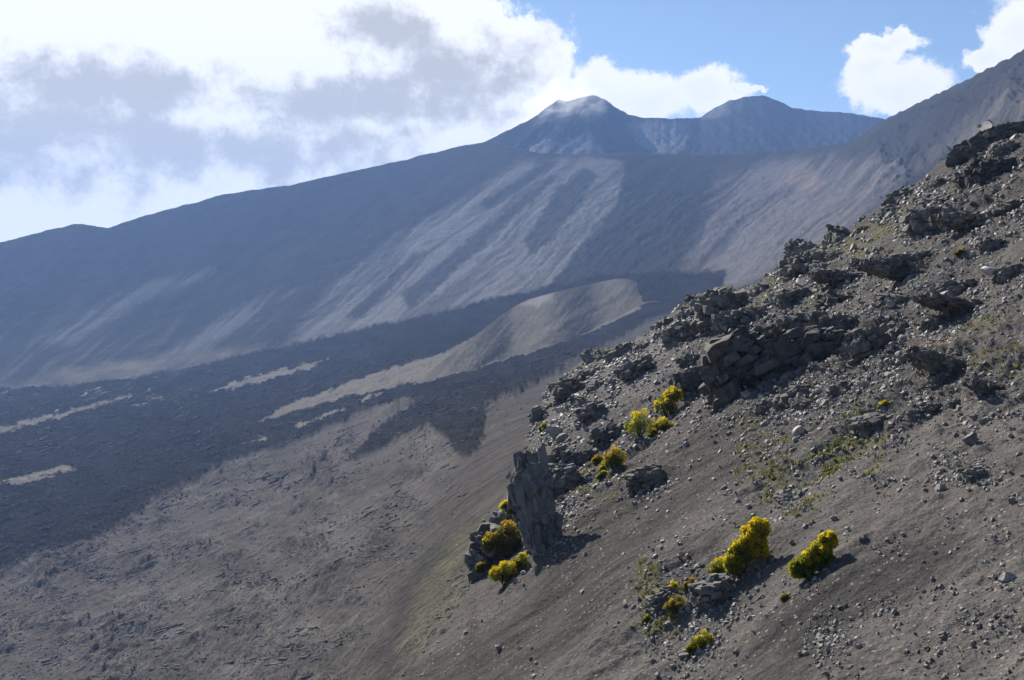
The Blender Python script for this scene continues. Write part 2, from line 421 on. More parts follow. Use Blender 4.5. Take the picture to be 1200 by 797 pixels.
# ------------------------------------------------------------------ grassy-grey cinder hill on the valley floor
def build_hill():
    us = np.arange(470, 774, 1.0); nc = len(us)
    top = np.array([(470,461),(500,438),(530,414),(560,391),(585,372),(610,354),(640,345),(680,336),(710,329),(735,325),(752,333),(768,346),(772,352),(800,392)], float)
    bot = np.array([(470,464),(505,452.5),(520,449),(600,424),(660,406),(690,393),(715,376),(745,361),(766,350),(772,354),(800,396)], float)
    sky = np.interp(us, top[:, 0], top[:, 1]); vb = np.interp(us, bot[:, 0], bot[:, 1])
    vb = soften(vb, 45); sky = np.minimum(soften(sky, 41), vb - 1.2)
    nr = 110; t = np.linspace(0, 1, nr)[:, None]
    v = vb[None] + (sky - vb)[None] * t; u = np.broadcast_to(us[None], v.shape)
    yb = np.exp(ydep(us, vb)) - 4
    depth = soften(np.interp(us, [470, 505, 560, 640, 700, 740, 772], [8, 80, 260, 430, 400, 350, 300.]), 81)
    y = yb[None] + depth[None] * (0.75 * t + 0.25 * t**1.6)
    # crease: the nearer shoulder stands forward of the main crest
    x0 = np.interp(v, [325, 345, 372, 400, 430], [742, 700, 655, 610, 560])
    sh = np.exp(-((u - x0 - 34) / 22.0)**2) * sstep(325, 350, v)
    gr = np.exp(-((u - x0 - 4) / 9.0)**2) * sstep(328, 350, v)
    y = y - 5 * sh * t * (1 - t) * 3 + 5 * gr * t * (1 - t) * 4
    P = ray(u, v, y)
    st = fbm2((u + 0.8 * v) / 14, (v - u) / 90, 4, 12)
    P[..., 2] += y / F * (1.2 * st + 0.5 * fbm2(u / 5, v / 5, 3, 4)) * sstep(0, 12, v - sky[None])
    col = np.ones(u.shape + (3,)) * np.array((0.150, 0.136, 0.112)); col *= (1 + 0.25 * st + 0.15 * fbm2(u / 30, v / 20, 4, 19))[..., None]
    w = fbm2(u / 12, v / 12, 3, 29) * 5
    for pl, c in (([(612,358),(628,346),(650,342),(645,352),(632,359)], (0.30, 0.275, 0.245)), ([(748,336),(735,340),(712,352),(688,364),(655,385),(625,408),(650,392),(690,368),(720,354)], (0.06, 0.054, 0.045)), ([(748,336),(770,344),(765,352),(715,376),(690,392),(655,404),(640,402),(690,372),(725,354)], (0.125, 0.108, 0.083))):  # dark strip paints the shade of the crease into the colour
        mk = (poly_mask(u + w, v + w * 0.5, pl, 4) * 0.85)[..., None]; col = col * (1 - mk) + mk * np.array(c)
    tp = P[-1]; rows = []
    for k in range(1, 10):
        d = k * 40.0
        rows.append(np.stack([tp[:, 0] * (1 + d / tp[:, 1]), tp[:, 1] + d, tp[:, 2] - d * 0.42], -1))
    P = np.concatenate([P, np.array(rows)], 0); col = np.concatenate([col, np.repeat(col[-1:], 9, 0)], 0)
    m = mat_terrain('cinder', [(0.02, 0.10), (0.15, 0.12)], 0.2)
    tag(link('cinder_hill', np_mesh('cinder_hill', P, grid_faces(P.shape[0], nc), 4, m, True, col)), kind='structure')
build_hill()

# ------------------------------------------------------------------ the near slope
A_, C_ = 0.58, -25.0
CREST = np.array([(200,1180),(300,1030),(400,900),(440,840),(470,797),(505,748),(548,697),(560,640),(585,592),(604,545),(618,515),(630,482),(645,455),(680,427),(712,412),(738,403),(773,379),(800,356),(820,342),
                  (840,340),(870,340),(900,322),(935,293),(975,284),(1000,265),(1040,240),(1080,210),(1120,178),(1140,160),(1165,150),(1200,140),(1300,95),(1500,10)], float)
CRAGS = [  # areas of broken bedrock on the slope: polygon, strength
    ([(845,372),(900,362),(940,372),(1050,365),(1060,440),(1000,445),(930,470),(840,470)], 1.0),
    ([(795,420),(850,405),(850,470),(800,470)], 0.9), ([(815,345),(880,335),(885,385),(810,395)], 0.8),
    ([(915,292),(980,284),(985,330),(920,335)], 0.8), ([(1040,225),(1120,180),(1200,140),(1260,120),(1260,235),(1100,290)], 0.9),
    ([(1000,300),(1110,290),(1190,320),(1060,350)], 0.6), ([(645,515),(745,490),(760,520),(790,560),(700,560),(650,570)], 0.7),
    ([(760,720),(790,670),(860,650),(870,700),(820,730),(780,740)], 0.55), ([(900,440),(1050,440),(1060,520),(900,520),(850,490)], 0.35),
    ([(1060,400),(1180,430),(1180,450),(1060,430)], 0.6), ([(680,465),(715,465),(715,500),(680,500)], 0.6)]
NEAR = {}
def build_near():
    us = np.arange(230, 1480, 1.5); nc = len(us)
    crest = soften(np.interp(us, CREST[:, 0], CREST[:, 1]), 9) + fbm2(us / 16, us * 0, 4, 58) * 7
    nr = 560; t = np.linspace(0, 1, nr)[:, None]
    vb = 1330.0
    # more rows in the part the photograph covers
    v = vb + (crest[None] - vb) * (t**0.72); u = np.broadcast_to(us[None], v.shape)
    Z = (V0 - v) / F; X = (u - U0) / F
    y = (C_ / np.minimum(Z - A_ * X, -0.02)).astype(np.float32)
    P = ray(u, v, y)
    x = P[..., 0]; yy = P[..., 1]
    n = np.array((-A_, 0, 1.0)); n /= np.linalg.norm(n)
    cr = np.zeros(u.shape, np.float32)
    wu = fbm2(u / 22, v / 22, 4, 33) * 12; wv = fbm2(u / 22, v / 22, 4, 34) * 12
    for pl, s in CRAGS: cr = np.maximum(cr, s * poly_mask(u + wu, v + wv, pl, 12))
    rough = 0.25 + 0.75 * sstep(-0.1, 0.4, fbm2(x / 24, yy / 14, 4, 35))
    smooth = poly_mask(u + wu, v + wv, [(600,720),(680,600),(760,560),(890,455),(960,470),(900,560),(830,590),(760,680),(720,730),(560,860),(430,960),(430,797)], 24)
    smooth = np.maximum(smooth, poly_mask(u + wu, v + wv, [(840,900),(880,750),(960,700),(1100,650),(1140,670),(1010,740),(960,800),(940,900)], 18))
    rough = rough * (1 - 0.8 * smooth)
    cm = np.max([np.roll(crest, k) for k in range(-20, 21, 2)], axis=0)
    edge = sstep(0, 40, v - cm[None])                     # keep the crest line where it is
    h = 2.6 * fbm2(x / 30, yy / 30, 4, 36) * edge
    h += 0.30 * fbm2(x / 24, yy / 3.5, 4, 37, 0.5) * (0.4 + smooth) * edge + 0.05 * fbm2(x / 9, yy / 0.8, 3, 38)
    h += rough * (1.1 * fbm2(x / 3.6, yy / 3.6, 5, 39, 0.6) * (0.3 + 0.7 * edge) + 0.12 * fbm2(x / 0.8, yy / 0.8, 3, 40))
    # blocky bedrock
    for sc, am, sd_ in ((5.5, 2.6, 50), (2.0, 1.0, 51), (0.8, 0.42, 52)):
        f1, f2, rv = worley2(x / sc + fbm2(x / sc, yy / sc, 2, 53) * 0.3, yy / sc + fbm2(x / sc, yy / sc, 2, 54) * 0.3, sd_)
        h += cr * edge * 0.55 * am * ((rv - 0.35) * sstep(0.0, 0.22, f2 - f1) - 0.25 * sstep(0.2, 0.0, f2 - f1))
    f1, f2, rv = worley2(x / 0.95, yy / 0.95, 55)
    h += rough * 0.30 * np.maximum(rv - 0.62, 0) * sstep(0.05, 0.3, f2 - f1) * 2.4
    P = P + h[..., None] * n
    # crest teeth
    P[-1, :, 2] += 0.5 * fbm2(us / 9, us * 0, 4, 56)
    # albedo
    pat = fbm2(x / 18, yy / 10, 5, 60); sk = fbm2(x / 26, yy / 1.5, 5, 62, 0.6)
    col = np.ones(u.shape + (3,)) * np.array((0.108, 0.099, 0.090)); col *= (1 + 0.3 * pat)[..., None]
    def lay(m, c):
        nonlocal col
        col = col * (1 - m[..., None]) + m[..., None] * np.array(c)
    lay(smooth * 0.8, (0.068, 0.062, 0.057)); col *= (1 + 0.3 * sk * (0.4 + smooth))[..., None]
    lay(poly_mask(u + wu, v + wv, [(900,740),(1000,670),(1120,620),(1150,650),(1000,730),(930,790)], 16) * 0.6, (0.045, 0.042, 0.041))
    lay(cr * 0.5, (0.085, 0.08, 0.075))
    lay(poly_mask(u + wu, v + wv, [(615,490),(640,440),(700,410),(780,370),(825,392),(805,440),(740,470),(680,505),(640,530)], 14) * 0.8, (0.15, 0.142, 0.133))
    grn = np.zeros(u.shape)
    gn = sstep(-0.15, 0.3, fbm2(x / 4, yy / 4, 5, 63))
    for pl, s in (([(940,560),(980,520),(1030,500),(1030,560),(980,585)], 0.75), ([(655,530),(700,560),(745,560),(720,590),(660,580)], 0.8), ([(920,300),(1010,262),(1060,240),(1050,275),(960,330),(900,345)], 0.8),
                  ([(1080,390),(1150,370),(1200,390),(1200,430),(1090,420)], 0.2), ([(880,330),(960,340),(930,360),(870,360)], 0.6), ([(1060,230),(1130,210),(1090,250)], 0.5), ([(760,680),(800,680),(800,740),(755,745)], 0.6),
                  ([(860,480),(1000,560),(950,620),(890,600)], 0.3)):
        gm = poly_mask(u + wu, v + wv, pl, 16) * gn * s; grn = np.maximum(grn, gm); lay(gm * 0.8, (0.14, 0.14, 0.05))
    lay(poly_mask(u + wu, v + wv, [(1060,400),(1120,395),(1100,412),(1060,412)], 8) * 0.5, (0.17, 0.11, 0.075))
    col = np.clip(col, 0.025, 0.3)
    # far side of the spur drops into the valley
    top = P[-1]; rows = []; B = 60
    for k in range(1, B + 1):
        d = 0.12 * k + 0.125 * k * k
        dz = 0.9 * d if d < 40 else 36 + (d - 40) * 0.75
        r_ = np.stack([top[:, 0] + 0 * d, top[:, 1] + d, top[:, 2] - dz], -1)
        r_[:, 2] += fbm2(r_[:, 0] / 8, r_[:, 1] / 8, 4, 64) * min(1.2, d * 0.2)
        rows.append(r_)
    Pf = np.concatenate([P, np.array(rows)], 0); cf = np.concatenate([col, np.repeat(col[-1:], B, 0)], 0)
    # under the viewpoint the slope simply carries on
    low = P[0]; pre = []
    for k in range(12, 0, -1):
        yk = low[:, 1] - k * 6.0
        pre.append(np.stack([low[:, 0], yk, low[:, 2] + fbm2(low[:, 0] / 8, yk / 8, 3, 65) * 0.5], -1))
    Pf = np.concatenate([np.array(pre), Pf], 0); cf = np.concatenate([np.repeat(col[:1], 12, 0), cf], 0)
    m = mat_terrain('scree_ground', [(0.12, 0.10), (0.9, 0.18), (5.5, 0.35)], 0.30, speck=(3.4, 0.34, (0.24, 0.22, 0.195)))
    tag(link('scree_slope', np_mesh('scree_slope', Pf, grid_faces(Pf.shape[0], nc), 4, m, True, cf)), kind='structure')
    pu, pv = proj(P)
    NEAR.update(P=P.reshape(-1, 3), u=pu.ravel(), v=pv.ravel(), cr=cr.ravel(), smooth=smooth.ravel(), green=grn.ravel(), us=us, crest=crest)
    # pixel area represented by each vertex, for even scattering
    NEAR['area'] = (np.abs(np.gradient(v, axis=0)) * 1.5).ravel()
build_near()

def near_at(u, v, rad=4.0):
    d = (NEAR['u'] - u)**2 + (NEAR['v'] - v)**2
    idx = np.where(d < rad * rad)[0]
    if len(idx) == 0: return Vector(NEAR['P'][int(np.argmin(d))])
    yv = NEAR['P'][idx, 1]
    c = idx[yv < yv.min() + 4.0]
    return Vector(NEAR['P'][c[int(np.argmin(d[c]))]])

# ------------------------------------------------------------------ rocks
def ico(sub):
    bm = bmesh.new(); bmesh.ops.create_icosphere(bm, subdivisions=sub, radius=1.0)
    V = np.array([v.co[:] for v in bm.verts], np.float32); Fc = np.array([[v.index for v in f.verts] for f in bm.faces], np.int32)
    bm.free(); return V, Fc
ICO = {s: ico(s) for s in (1, 2, 3, 4, 5, 6)}

def stone_shape(sub, rng, cuts=9, lo=0.45, hi=0.85, jit=0.0):
    V = ICO[sub][0].copy()
    V *= rng.uniform((0.85, 0.6, 0.45), (1.4, 1.0, 0.75))
    for _ in range(cuts):
        n = rng.normal(size=3); n /= np.linalg.norm(n); d = rng.uniform(lo, hi) * 0.85
        e = np.maximum(V @ n - d, 0); V -= e[:, None] * n
    if jit: V += rng.normal(size=V.shape) * jit
    return V.astype(np.float32)

def crag_body(dims, seed, sub, box=4.0, block=0.33, amp=0.30, warp=0.3):
    D = ICO[sub][0].astype(np.float64)
    r = (np.abs(D)**box).sum(1)**(-1.0 / box)
    V = D * r[:, None] * np.array(dims)
    s = float(np.mean(dims)); o = seed * 7.31
    wx = noise3(V[:, 0] / s * 1.3 + o, V[:, 1] / s * 1.3, V[:, 2] / s * 1.3, seed) * warp * s
    V = V + D * wx[:, None]
    for c, a in ((block, amp), (block * 0.42, amp * 0.42), (block * 0.17, amp * 0.16)):
        k = c * s
        f1, f2, rv = worley3(V[:, 0] / k + o, V[:, 1] / k, V[:, 2] / (k * 0.8), seed + int(c * 100))
        h = (rv - 0.5) * sstep(0.0, 0.18, f2 - f1) - 0.3 * sstep(0.15, 0.0, f2 - f1)
        V = V + D * (h * a * s)[:, None]
    return V, ICO[sub][1]

def block_shape(rng):
    """a joint-bounded block: six tilted faces and a few chips"""
    V = ICO[3][0] * 1.6
    for ax in range(3):
        for sg in (-1, 1):
            n = np.eye(3)[ax] * sg + rng.normal(size=3) * 0.16; n /= np.linalg.norm(n)
            V = V - np.maximum(V @ n - rng.uniform(0.75, 1.0), 0)[:, None] * n
    for _ in range(4):
        n = rng.normal(size=3); n /= np.linalg.norm(n)
        V = V - np.maximum(V @ n - rng.uniform(0.85, 1.15), 0)[:, None] * n
    return V
_rb = np.random.default_rng(77)
BLOCKS = [block_shape(_rb) for _ in range(24)]

def crag_mesh(name, dims, seed, sub, mat, box=4.0, block=0.33, amp=0.30, warp=0.3, lumps=0, upright=False):
    """outcrop of jointed lava: a rough core faced and capped with angular blocks that share one bedding direction"""
    rg = np.random.default_rng(seed * 31 + 5); d = np.array(dims)
    s = min(d.mean(), 1.8 * d.min())
    V, Fc = crag_body(d / s, seed, sub, box, block, amp, warp * 0.7)
    parts = [(V * s * (0.86 if lumps else 1.0), Fc)]
    bed = rg.normal(size=3) * 0.16
    n = int(lumps * 8 * max(1.0, d.max() / d.min() * 0.6))
    for j in range(n):
        q = rg.normal(size=3); q /= np.linalg.norm(q)
        if q[1] > 0.5: q[1] *= -1                              # most of them on the exposed side
        r = (np.abs(q)**box).sum()**(-1.0 / box)
        c = q * r * d * rg.uniform(0.78, 0.98)
        k = s * (0.06 + 0.19 * rg.random()**2.0)
        sz = k * rg.uniform(0.7, 1.25, 3) * ((0.8, 0.8, 1.7) if upright else (1.35, 1.1, 0.75))
        if q[2] < -0.2: c[2] *= rg.uniform(0.7, 1.15)
        m = Euler(tuple(bed + rg.normal(size=3) * (0.13, 0.13, 0.5))).to_matrix()
        parts.append(((BLOCKS[rg.integers(24)] * sz) @ np.array(m).T + c, ICO[3][1]))
    Vs = []; Fs = []; n = 0
    for V, Fc in parts: Vs.append(V); Fs.append(Fc + n); n += len(V)
    return np_mesh(name, np.concatenate(Vs), np.concatenate(Fs), 3, mat, False)

M_CRAG = mat_rock('dark_lava_rock', (0.066, 0.060, 0.054), (0.205, 0.187, 0.167), 0.9, 0.2, moss=(0.12, 0.115, 0.045), perobj=0.15)
M_CLIFF = mat_rock('shaded_dark_lava', (0.038, 0.036, 0.034), (0.125, 0.115, 0.104), 0.9, 0.2, moss=(0.12, 0.115, 0.045), perobj=0.1)  # darker copy of the crag rock: cliff shade put into its colour
M_WALL = mat_rock('grey_lava_wall', (0.13, 0.122, 0.113), (0.26, 0.242, 0.222), 0.5, 0.4, moss=(0.13, 0.125, 0.05), perobj=0.05)
M_BOULD = mat_rock('boulder_rock', (0.16, 0.145, 0.128), (0.36, 0.325, 0.285), 1.6, 0.3, perobj=0.4, rough=0.6)
M_STONE = mat_rock('loose_stone', (0.075, 0.068, 0.061), (0.27, 0.247, 0.22), 0.35, 0.1, perobj=0.0, rough=0.62)

def px_m(p): return p.y / F

# u, v of the centre, width and height in photo pixels, depth / width, tilt, mesh detail, label
CRAG_LIST = [
    (892, 418, 104, 112, 0.6, 8, 6, 'broad dark lava cliff in deep shade, the largest rock face on the slope'),
    (968, 400, 62, 66, 0.8, 6, 6, 'cracked grey lava buttress beside the broad dark cliff'),
    (1022, 402, 52, 62, 0.8, 4, 5, 'squat lava buttress beside reddish scree at the end of the cliff band'),
    (822, 442, 52, 46, 0.8, 10, 5, 'low dark lava knob at the foot of the broad dark cliff'),
    (849, 352, 56, 58, 0.9, 12, 6, 'jagged dark crag standing on the crest above the broad dark cliff'),
    (803, 390, 40, 34, 0.9, 16, 5, 'rough grey crag on the crest downhill of the jagged dark crag'),
    (948, 305, 56, 34, 0.9, 6, 5, 'flat-topped block of ribbed lava on the mossy crest'),
    (1166, 160, 80, 30, 0.7, 18, 5, 'dark skyline crag at the highest visible point of the near slope'),
    (1160, 198, 54, 36, 0.7, 10, 5, 'dark lava cliff just under the highest skyline crag'),
    (1092, 250, 48, 38, 0.7, 10, 5, 'stepped lava ledge below the mossy rubble of the upper crest'),
    (1052, 228, 30, 18, 0.9, 20, 4, 'small dark crag on the upper crest line'),
    (1070, 303, 64, 18, 0.6, 8, 5, 'long low dark lava ledge across the upper rubble slope'),
    (1160, 284, 24, 22, 0.9, 6, 4, 'dark rounded lava block alone in the upper rubble'),
    (1024, 493, 40, 28, 0.9, 8, 5, 'dark squared block with a small yellow bush on top'),
    (1112, 425, 92, 18, 0.5, -22, 5, 'long narrow ledge of pale broken lava on the rubble slope'),
    (1148, 551, 36, 18, 0.8, -5, 4, 'low knuckled outcrop of pale lava in open rubble'),
    (672, 536, 50, 34, 0.8, 10, 5, 'dark vertical ledge beside the tall rock fin'),
    (720, 505, 48, 24, 0.8, 12, 5, 'dark ledge at the foot of the upper broom bushes'),
    (758, 557, 42, 32, 0.9, 14, 5, 'jumbled grey outcrop below the upper broom bushes'),
    (696, 482, 34, 30, 0.9, 16, 5, 'rounded grey lava boss on pale scree beyond the bushes'),
    (634, 484, 20, 28, 0.9, 16, 4, 'small dark pinnacle on the far edge of the spur'),
    (838, 690, 46, 34, 0.8, 14, 5, 'dark hollowed outcrop below the largest broom bush'),
    (780, 702, 32, 40, 0.9, 14, 5, 'reddish grey outcrop with sparse bushes growing over it'),
    (668, 455, 34, 34, 0.9, 18, 5, 'broken grey crag low on the far crest'),
    (750, 432, 40, 26, 0.9, 20, 5, 'broken grey crag midway along the far crest'),
    (886, 652, 34, 40, 0.8, 10, 4, 'dark rock just beneath the largest broom bush'),
    (1184, 240, 42, 24, 0.8, 10, 5, 'dark ledge in the rubble below the upper lava cliff'),
    (1122, 334, 50, 16, 0.7, 4, 4, 'thin dark ledge low in the upper rubble'),
    (1186, 318, 36, 22, 0.8, 8, 4, 'dark blocky outcrop beside the long low ledge of the upper rubble'),
    (984, 348, 46, 22, 0.8, 6, 5, 'mossy rubble ledge between the flat-topped block and the cliff band'),
    (1052, 350, 40, 20, 0.8, 2, 4, 'dark ledge just above the squat lava buttress'),
    (932, 345, 40, 22, 0.8, 8, 4, 'grey block above the broad dark cliff'),
    (1104, 374, 34, 14, 0.8, -8, 4, 'small ledge above the long narrow pale ledge'),
    (1092, 474, 26, 12, 0.9, 0, 4, 'small flat outcrop in open rubble below the long narrow pale ledge'),
    (902, 474, 30, 18, 0.9, 10, 4, 'low dark outcrop in the rubble directly under the broad dark cliff'),
    (938, 458, 36, 20, 0.9, 8, 4, 'lumpy grey outcrop in the rubble under the cracked buttress'),
    (990, 452, 30, 18, 0.9, 8, 4, 'lumpy grey outcrop in the rubble under the squat buttress'),
    (930, 580, 34, 16, 0.9, 8, 4, 'small dark outcrop beside the green patch above the long bush'),
    (1068, 316, 124, 15, 0.5, -10, 5, 'very long thin ledge of dark lava across the upper rubble slope'),
    (1150, 258, 100, 14, 0.5, -8, 5, 'long ragged ledge of dark lava below the highest skyline crag'),
    (1000, 322, 90, 13, 0.5, -6, 5, 'ragged ledge running right from the flat-topped mossy block'),
    (1130, 358, 110, 12, 0.5, -14, 5, 'thin ragged ledge halfway down the upper rubble slope'),
    (985, 378, 120, 22, 0.5, -4, 5, 'broken caprock ledge joining the two lava buttresses'),
    (880, 368, 84, 22, 0.5, 4, 5, 'broken caprock ledge over the broad dark cliff'),
    (1170, 455, 70, 12, 0.5, -16, 4, 'low ragged ledge at the end of the long narrow pale ledge'),
    (656, 562, 52, 64, 0.8, 12, 5, 'rubbly rock rib in shade behind the tall rock fin'),
]
CRAG_POS = []
for i, (u, v, w, h, dr, tilt, sub, lab) in enumerate(CRAG_LIST):
    p = near_at(u, v + h * 0.25)
    s = px_m(p)
    w *= 1.12; h *= 1.15; dims = (w * s * 0.5, w * s * 0.5 * dr, h * s * 0.5)
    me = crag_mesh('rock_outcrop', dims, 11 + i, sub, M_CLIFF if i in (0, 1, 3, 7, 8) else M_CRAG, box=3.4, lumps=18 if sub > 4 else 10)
    o = link('rock_outcrop', me)
    o.location = (p.x, p.y + dims[1] * 0.25, p.z - h * s * 0.05)
    o.rotation_euler = (R(random.uniform(-6, 6)), R(-tilt), R(random.uniform(-25, 25)))
    tag(o, lab, 'rock outcrop', 'outcrops of bedrock on the near slope')
    CRAG_POS.append((u, v, w, h))

# lesser blocks of bedrock crowded along the crest and through the cliff band
LBV = [crag_mesh('lava_block', (1.0, 0.85, 0.7), 200 + k, 4, M_CRAG, box=3.6, amp=0.26, lumps=6) for k in range(9)]
for k in range(95):
    if k < 60:
        u = random.uniform(640, 1190); v = float(np.interp(u, CREST[:, 0], CREST[:, 1])) + random.uniform(1, 70) * random.random()
        lab, g = 'rough dark lava block among many on the rocky crest', 'lava blocks along the crest'
    else:
        u = random.uniform(800, 1120); v = random.uniform(360, 480)
        lab, g = 'rough dark lava block among many around the lava cliffs', 'lava blocks around the cliffs'
    p = near_at(u, v); sz = (7 + 14 * random.random()**2) * px_m(p)
    o = link('lava_block', LBV[k % 9]); o.location = (p.x, p.y, p.z - 0.15 * sz); o.scale = (sz, sz, sz * random.uniform(0.7, 1.1))
    o.rotation_euler = (random.uniform(-.2, .2), random.uniform(-.5, .0), random.uniform(0, 6.28))
    tag(o, lab, 'lava block', g)
    CRAG_POS.append((u, v, 22, 12))

# the tall fin and the rock mass leaning on it
p = near_at(628, 640); s = px_m(p)
wall = link('rock_fin', crag_mesh('rock_fin', (25 * s, 34 * s, 84 * s), 90, 6, M_WALL, box=7.0, block=0.20, amp=0.10, warp=0.12, lumps=4, upright=True))
vv = np.empty(len(wall.data.vertices) * 3, np.float32); wall.data.vertices.foreach_get('co', vv); vv = vv.reshape(-1, 3)
zt = vv[:, 2] / (84 * s); vv[:, 0] *= 0.86 + 0.22 * np.clip(zt, -0.6, 0.6); vv[:, 1] *= 1 - 0.15 * zt
vv[:, 2] += np.where(zt > 0.3, (zt - 0.3) * (1.0 * fbm2(vv[:, 0] / 1.2, vv[:, 1] / 1.2, 3, 99) - vv[:, 1] * 0.35), 0)
wall.data.vertices.foreach_set('co', vv.ravel()); wall.data.update()
wall.location = (p.x + 4 * s, p.y + 12 * s, p.z + 16 * s); wall.rotation_euler = (R(-8), R(-10), R(14))
tag(wall, 'tall grey lava fin standing on edge at the lip of the spur', 'rock fin')
p = near_at(588, 655); s = px_m(p)
mass = link('rock_outcrop', crag_mesh('rock_outcrop', (36 * s, 24 * s, 48 * s), 91, 6, M_CRAG, box=3.0, lumps=22))
mass.location = (p.x + 1 * s, p.y + 8 * s, p.z + 6 * s); mass.rotation_euler = (0, R(16), R(10))
tag(mass, 'bush-covered rock mass leaning on the tall lava fin', 'rock outcrop', 'outcrops of bedrock on the near slope')

# loose boulders: the largest 260, each a thing; the remaining stones are one scatter
BVAR = []
for k in range(14):
    rg = np.random.default_rng(300 + k)
    BVAR.append(np_mesh('boulder', stone_shape(3, rg, 12, 0.42, 0.8), ICO[3][1], 3, M_BOULD, False))

def density(u, v):
    w = fbm2(u / 20, v / 20, 3, 44) * 10
    a, b = u + w, v + w
    d = np.full(u.shape, 0.35)
    d = np.where(poly_mask(a, b, [(620,470),(690,420),(830,325),(1200,140),(1260,110),(1260,340),(960,420),(820,490),(700,540),(640,530)], 12) > 0.5, 2.0, d)
    d = np.where(poly_mask(a, b, [(860,520),(960,420),(1260,330),(1260,620),(1050,570),(930,560)], 12) > 0.5, 1.5, d)
    d = np.where(poly_mask(a, b, [(1000,640),(1260,560),(1260,800),(1120,800),(1010,730)], 12) > 0.5, 0.8, d)
    d = d * (1 - 0.8 * NEAR['smooth'])
    cl = sstep(-0.05, 0.4, fbm2(u / 34, v / 24, 4, 45))
    d = d * (0.12 + 1.7 * cl)
    for cu, cv, ru, rv_, am in ((800,690,40,32,2.2),(815,765,34,26,3.2),(845,715,40,16,1.6),(972,752,24,30,3.6),(1040,708,26,14,2.0),(1160,728,40,18,1.6),(945,690,22,16,1.2),(660,600,22,40,2.2),(930,455,50,22,1.6),(650,640,16,26,1.6),(1105,755,24,14,1.8),(720,560,40,14,1.2)):
        d = d + am * np.exp(-((u - cu) / ru)**2 - ((v - cv) / rv_)**2)
    return d
def near_crags(u, v):
    d = np.zeros(u.shape)
    for (cu, cv, w, h) in CRAG_POS:
        d += 2.2 * np.exp(-((u - cu + 6) / (w * 0.7))**2 - ((v - cv - h * 0.45) / (h * 0.5 + 5))**2)
    return d
vis = (NEAR['u'] > -30) & (NEAR['u'] < 1260) & (NEAR['v'] < 840) & (NEAR['v'] > 90)
DENS = np.where(vis, (density(NEAR['u'], NEAR['v']) + 0.8 * near_crags(NEAR['u'], NEAR['v'])) * NEAR['area'], 0)
DENS = DENS / DENS.sum()

def boulder_label(u, v):
    if v < 300 - (u - 900) * 0.35 and u > 780 or (u <= 780 and v < 480):
        return 'weathered grey boulder in the rubble along the near crest', 'boulders along the near crest'
    if u > 880 and v < 600: return 'pale grey boulder on the rubble slope under the lava cliffs', 'boulders under the lava cliffs'
    if u < 720: return 'dark grey boulder on the scree beside the tall lava fin', 'boulders beside the tall fin'
    if u < 920: return 'grey boulder among the stones around the lower broom bushes', 'boulders around the lower bushes'
    return 'grey boulder lying on the bare dark ash below the rubble slope', 'boulders on the lower ash slope'

idx = RNG.choice(len(DENS), 300, p=DENS)
for k, i in enumerate(idx):
    P = NEAR['P'][i]; u, v = NEAR['u'][i], NEAR['v'][i]
    pxs = float(np.clip(RNG.pareto(2.0) * 5.0 + 7.5, 7.5, 26)) * (0.75 if NEAR['smooth'][i] > 0.3 else 1)       # width in photo pixels
    s = pxs * P[1] / F * 0.5
    o = link('boulder', BVAR[k % 14])
    o.location = (P[0], P[1], P[2] + s * 0.25); o.scale = (s, s, s * random.uniform(0.8, 1.1))
    o.rotation_euler = (random.uniform(-.4, .4), random.uniform(-.8, .2), random.uniform(0, 6.28))
    lab, g = boulder_label(u, v)
    tag(o, lab, 'boulder', g)

def scatter(name, pts, sizes, sub, nvar, mat, seed, label=None):
    rg = np.random.default_rng(seed)
    var = np.stack([stone_shape(sub, rg, 9) for _ in range(nvar)])
    k = rg.integers(0, nvar, len(pts)); V = var[k]
    ya = rg.uniform(0, math.pi, len(pts)); q = np.stack([np.cos(ya), rg.normal(size=len(pts)) * 0.2, rg.normal(size=len(pts)) * 0.2 - 0.12, np.sin(ya)], 1); q /= np.linalg.norm(q, axis=1, keepdims=True)
    a, b, c, d = q.T
    M = np.stack([1 - 2 * (c * c + d * d), 2 * (b * c - d * a), 2 * (b * d + c * a), 2 * (b * c + d * a), 1 - 2 * (b * b + d * d), 2 * (c * d - b * a),
                  2 * (b * d - c * a), 2 * (c * d + b * a), 1 - 2 * (b * b + c * c)], 1).reshape(-1, 3, 3)
    V = np.einsum('nij,nvj->nvi', M, V) * sizes[:, None, None] + pts[:, None, :]
    n = V.shape[1]; Fc = ICO[sub][1][None] + (np.arange(len(pts)) * n)[:, None, None]
    o = link(name, np_mesh(name, V, Fc, 3, mat, False))
    return tag(o, label, kind='stuff')

N = 56000
idx = RNG.choice(len(DENS), N, p=DENS)
pts = NEAR['P'][idx] + RNG.normal(size=(N, 3)) * (0.1, 0.1, 0.0)
pxs = np.clip(RNG.pareto(1.9, N) * 2.0 + 1.4, 1.4, 10.5)
scatter('scree_stones', pts, pxs * pts[:, 1] / F * 0.5, 1, 16, M_STONE, 401)

GD = np.where(vis, NEAR['area'] * (0.5 + NEAR['smooth']), 0); idx = RNG.choice(len(GD), 46000, p=GD / GD.sum())
pts = NEAR['P'][idx]; pxs = np.clip(RNG.pareto(3.5, len(idx)) * 0.8 + 0.9, 0.9, 2.6)
M_GRIT = mat_rock('ash_grit', (0.035, 0.032, 0.03), (0.19, 0.175, 0.16), 0.8, 0.1, rough=0.9)
scatter('ash_grit', pts, pxs * pts[:, 1] / F * 0.5, 1, 10, M_GRIT, 405)

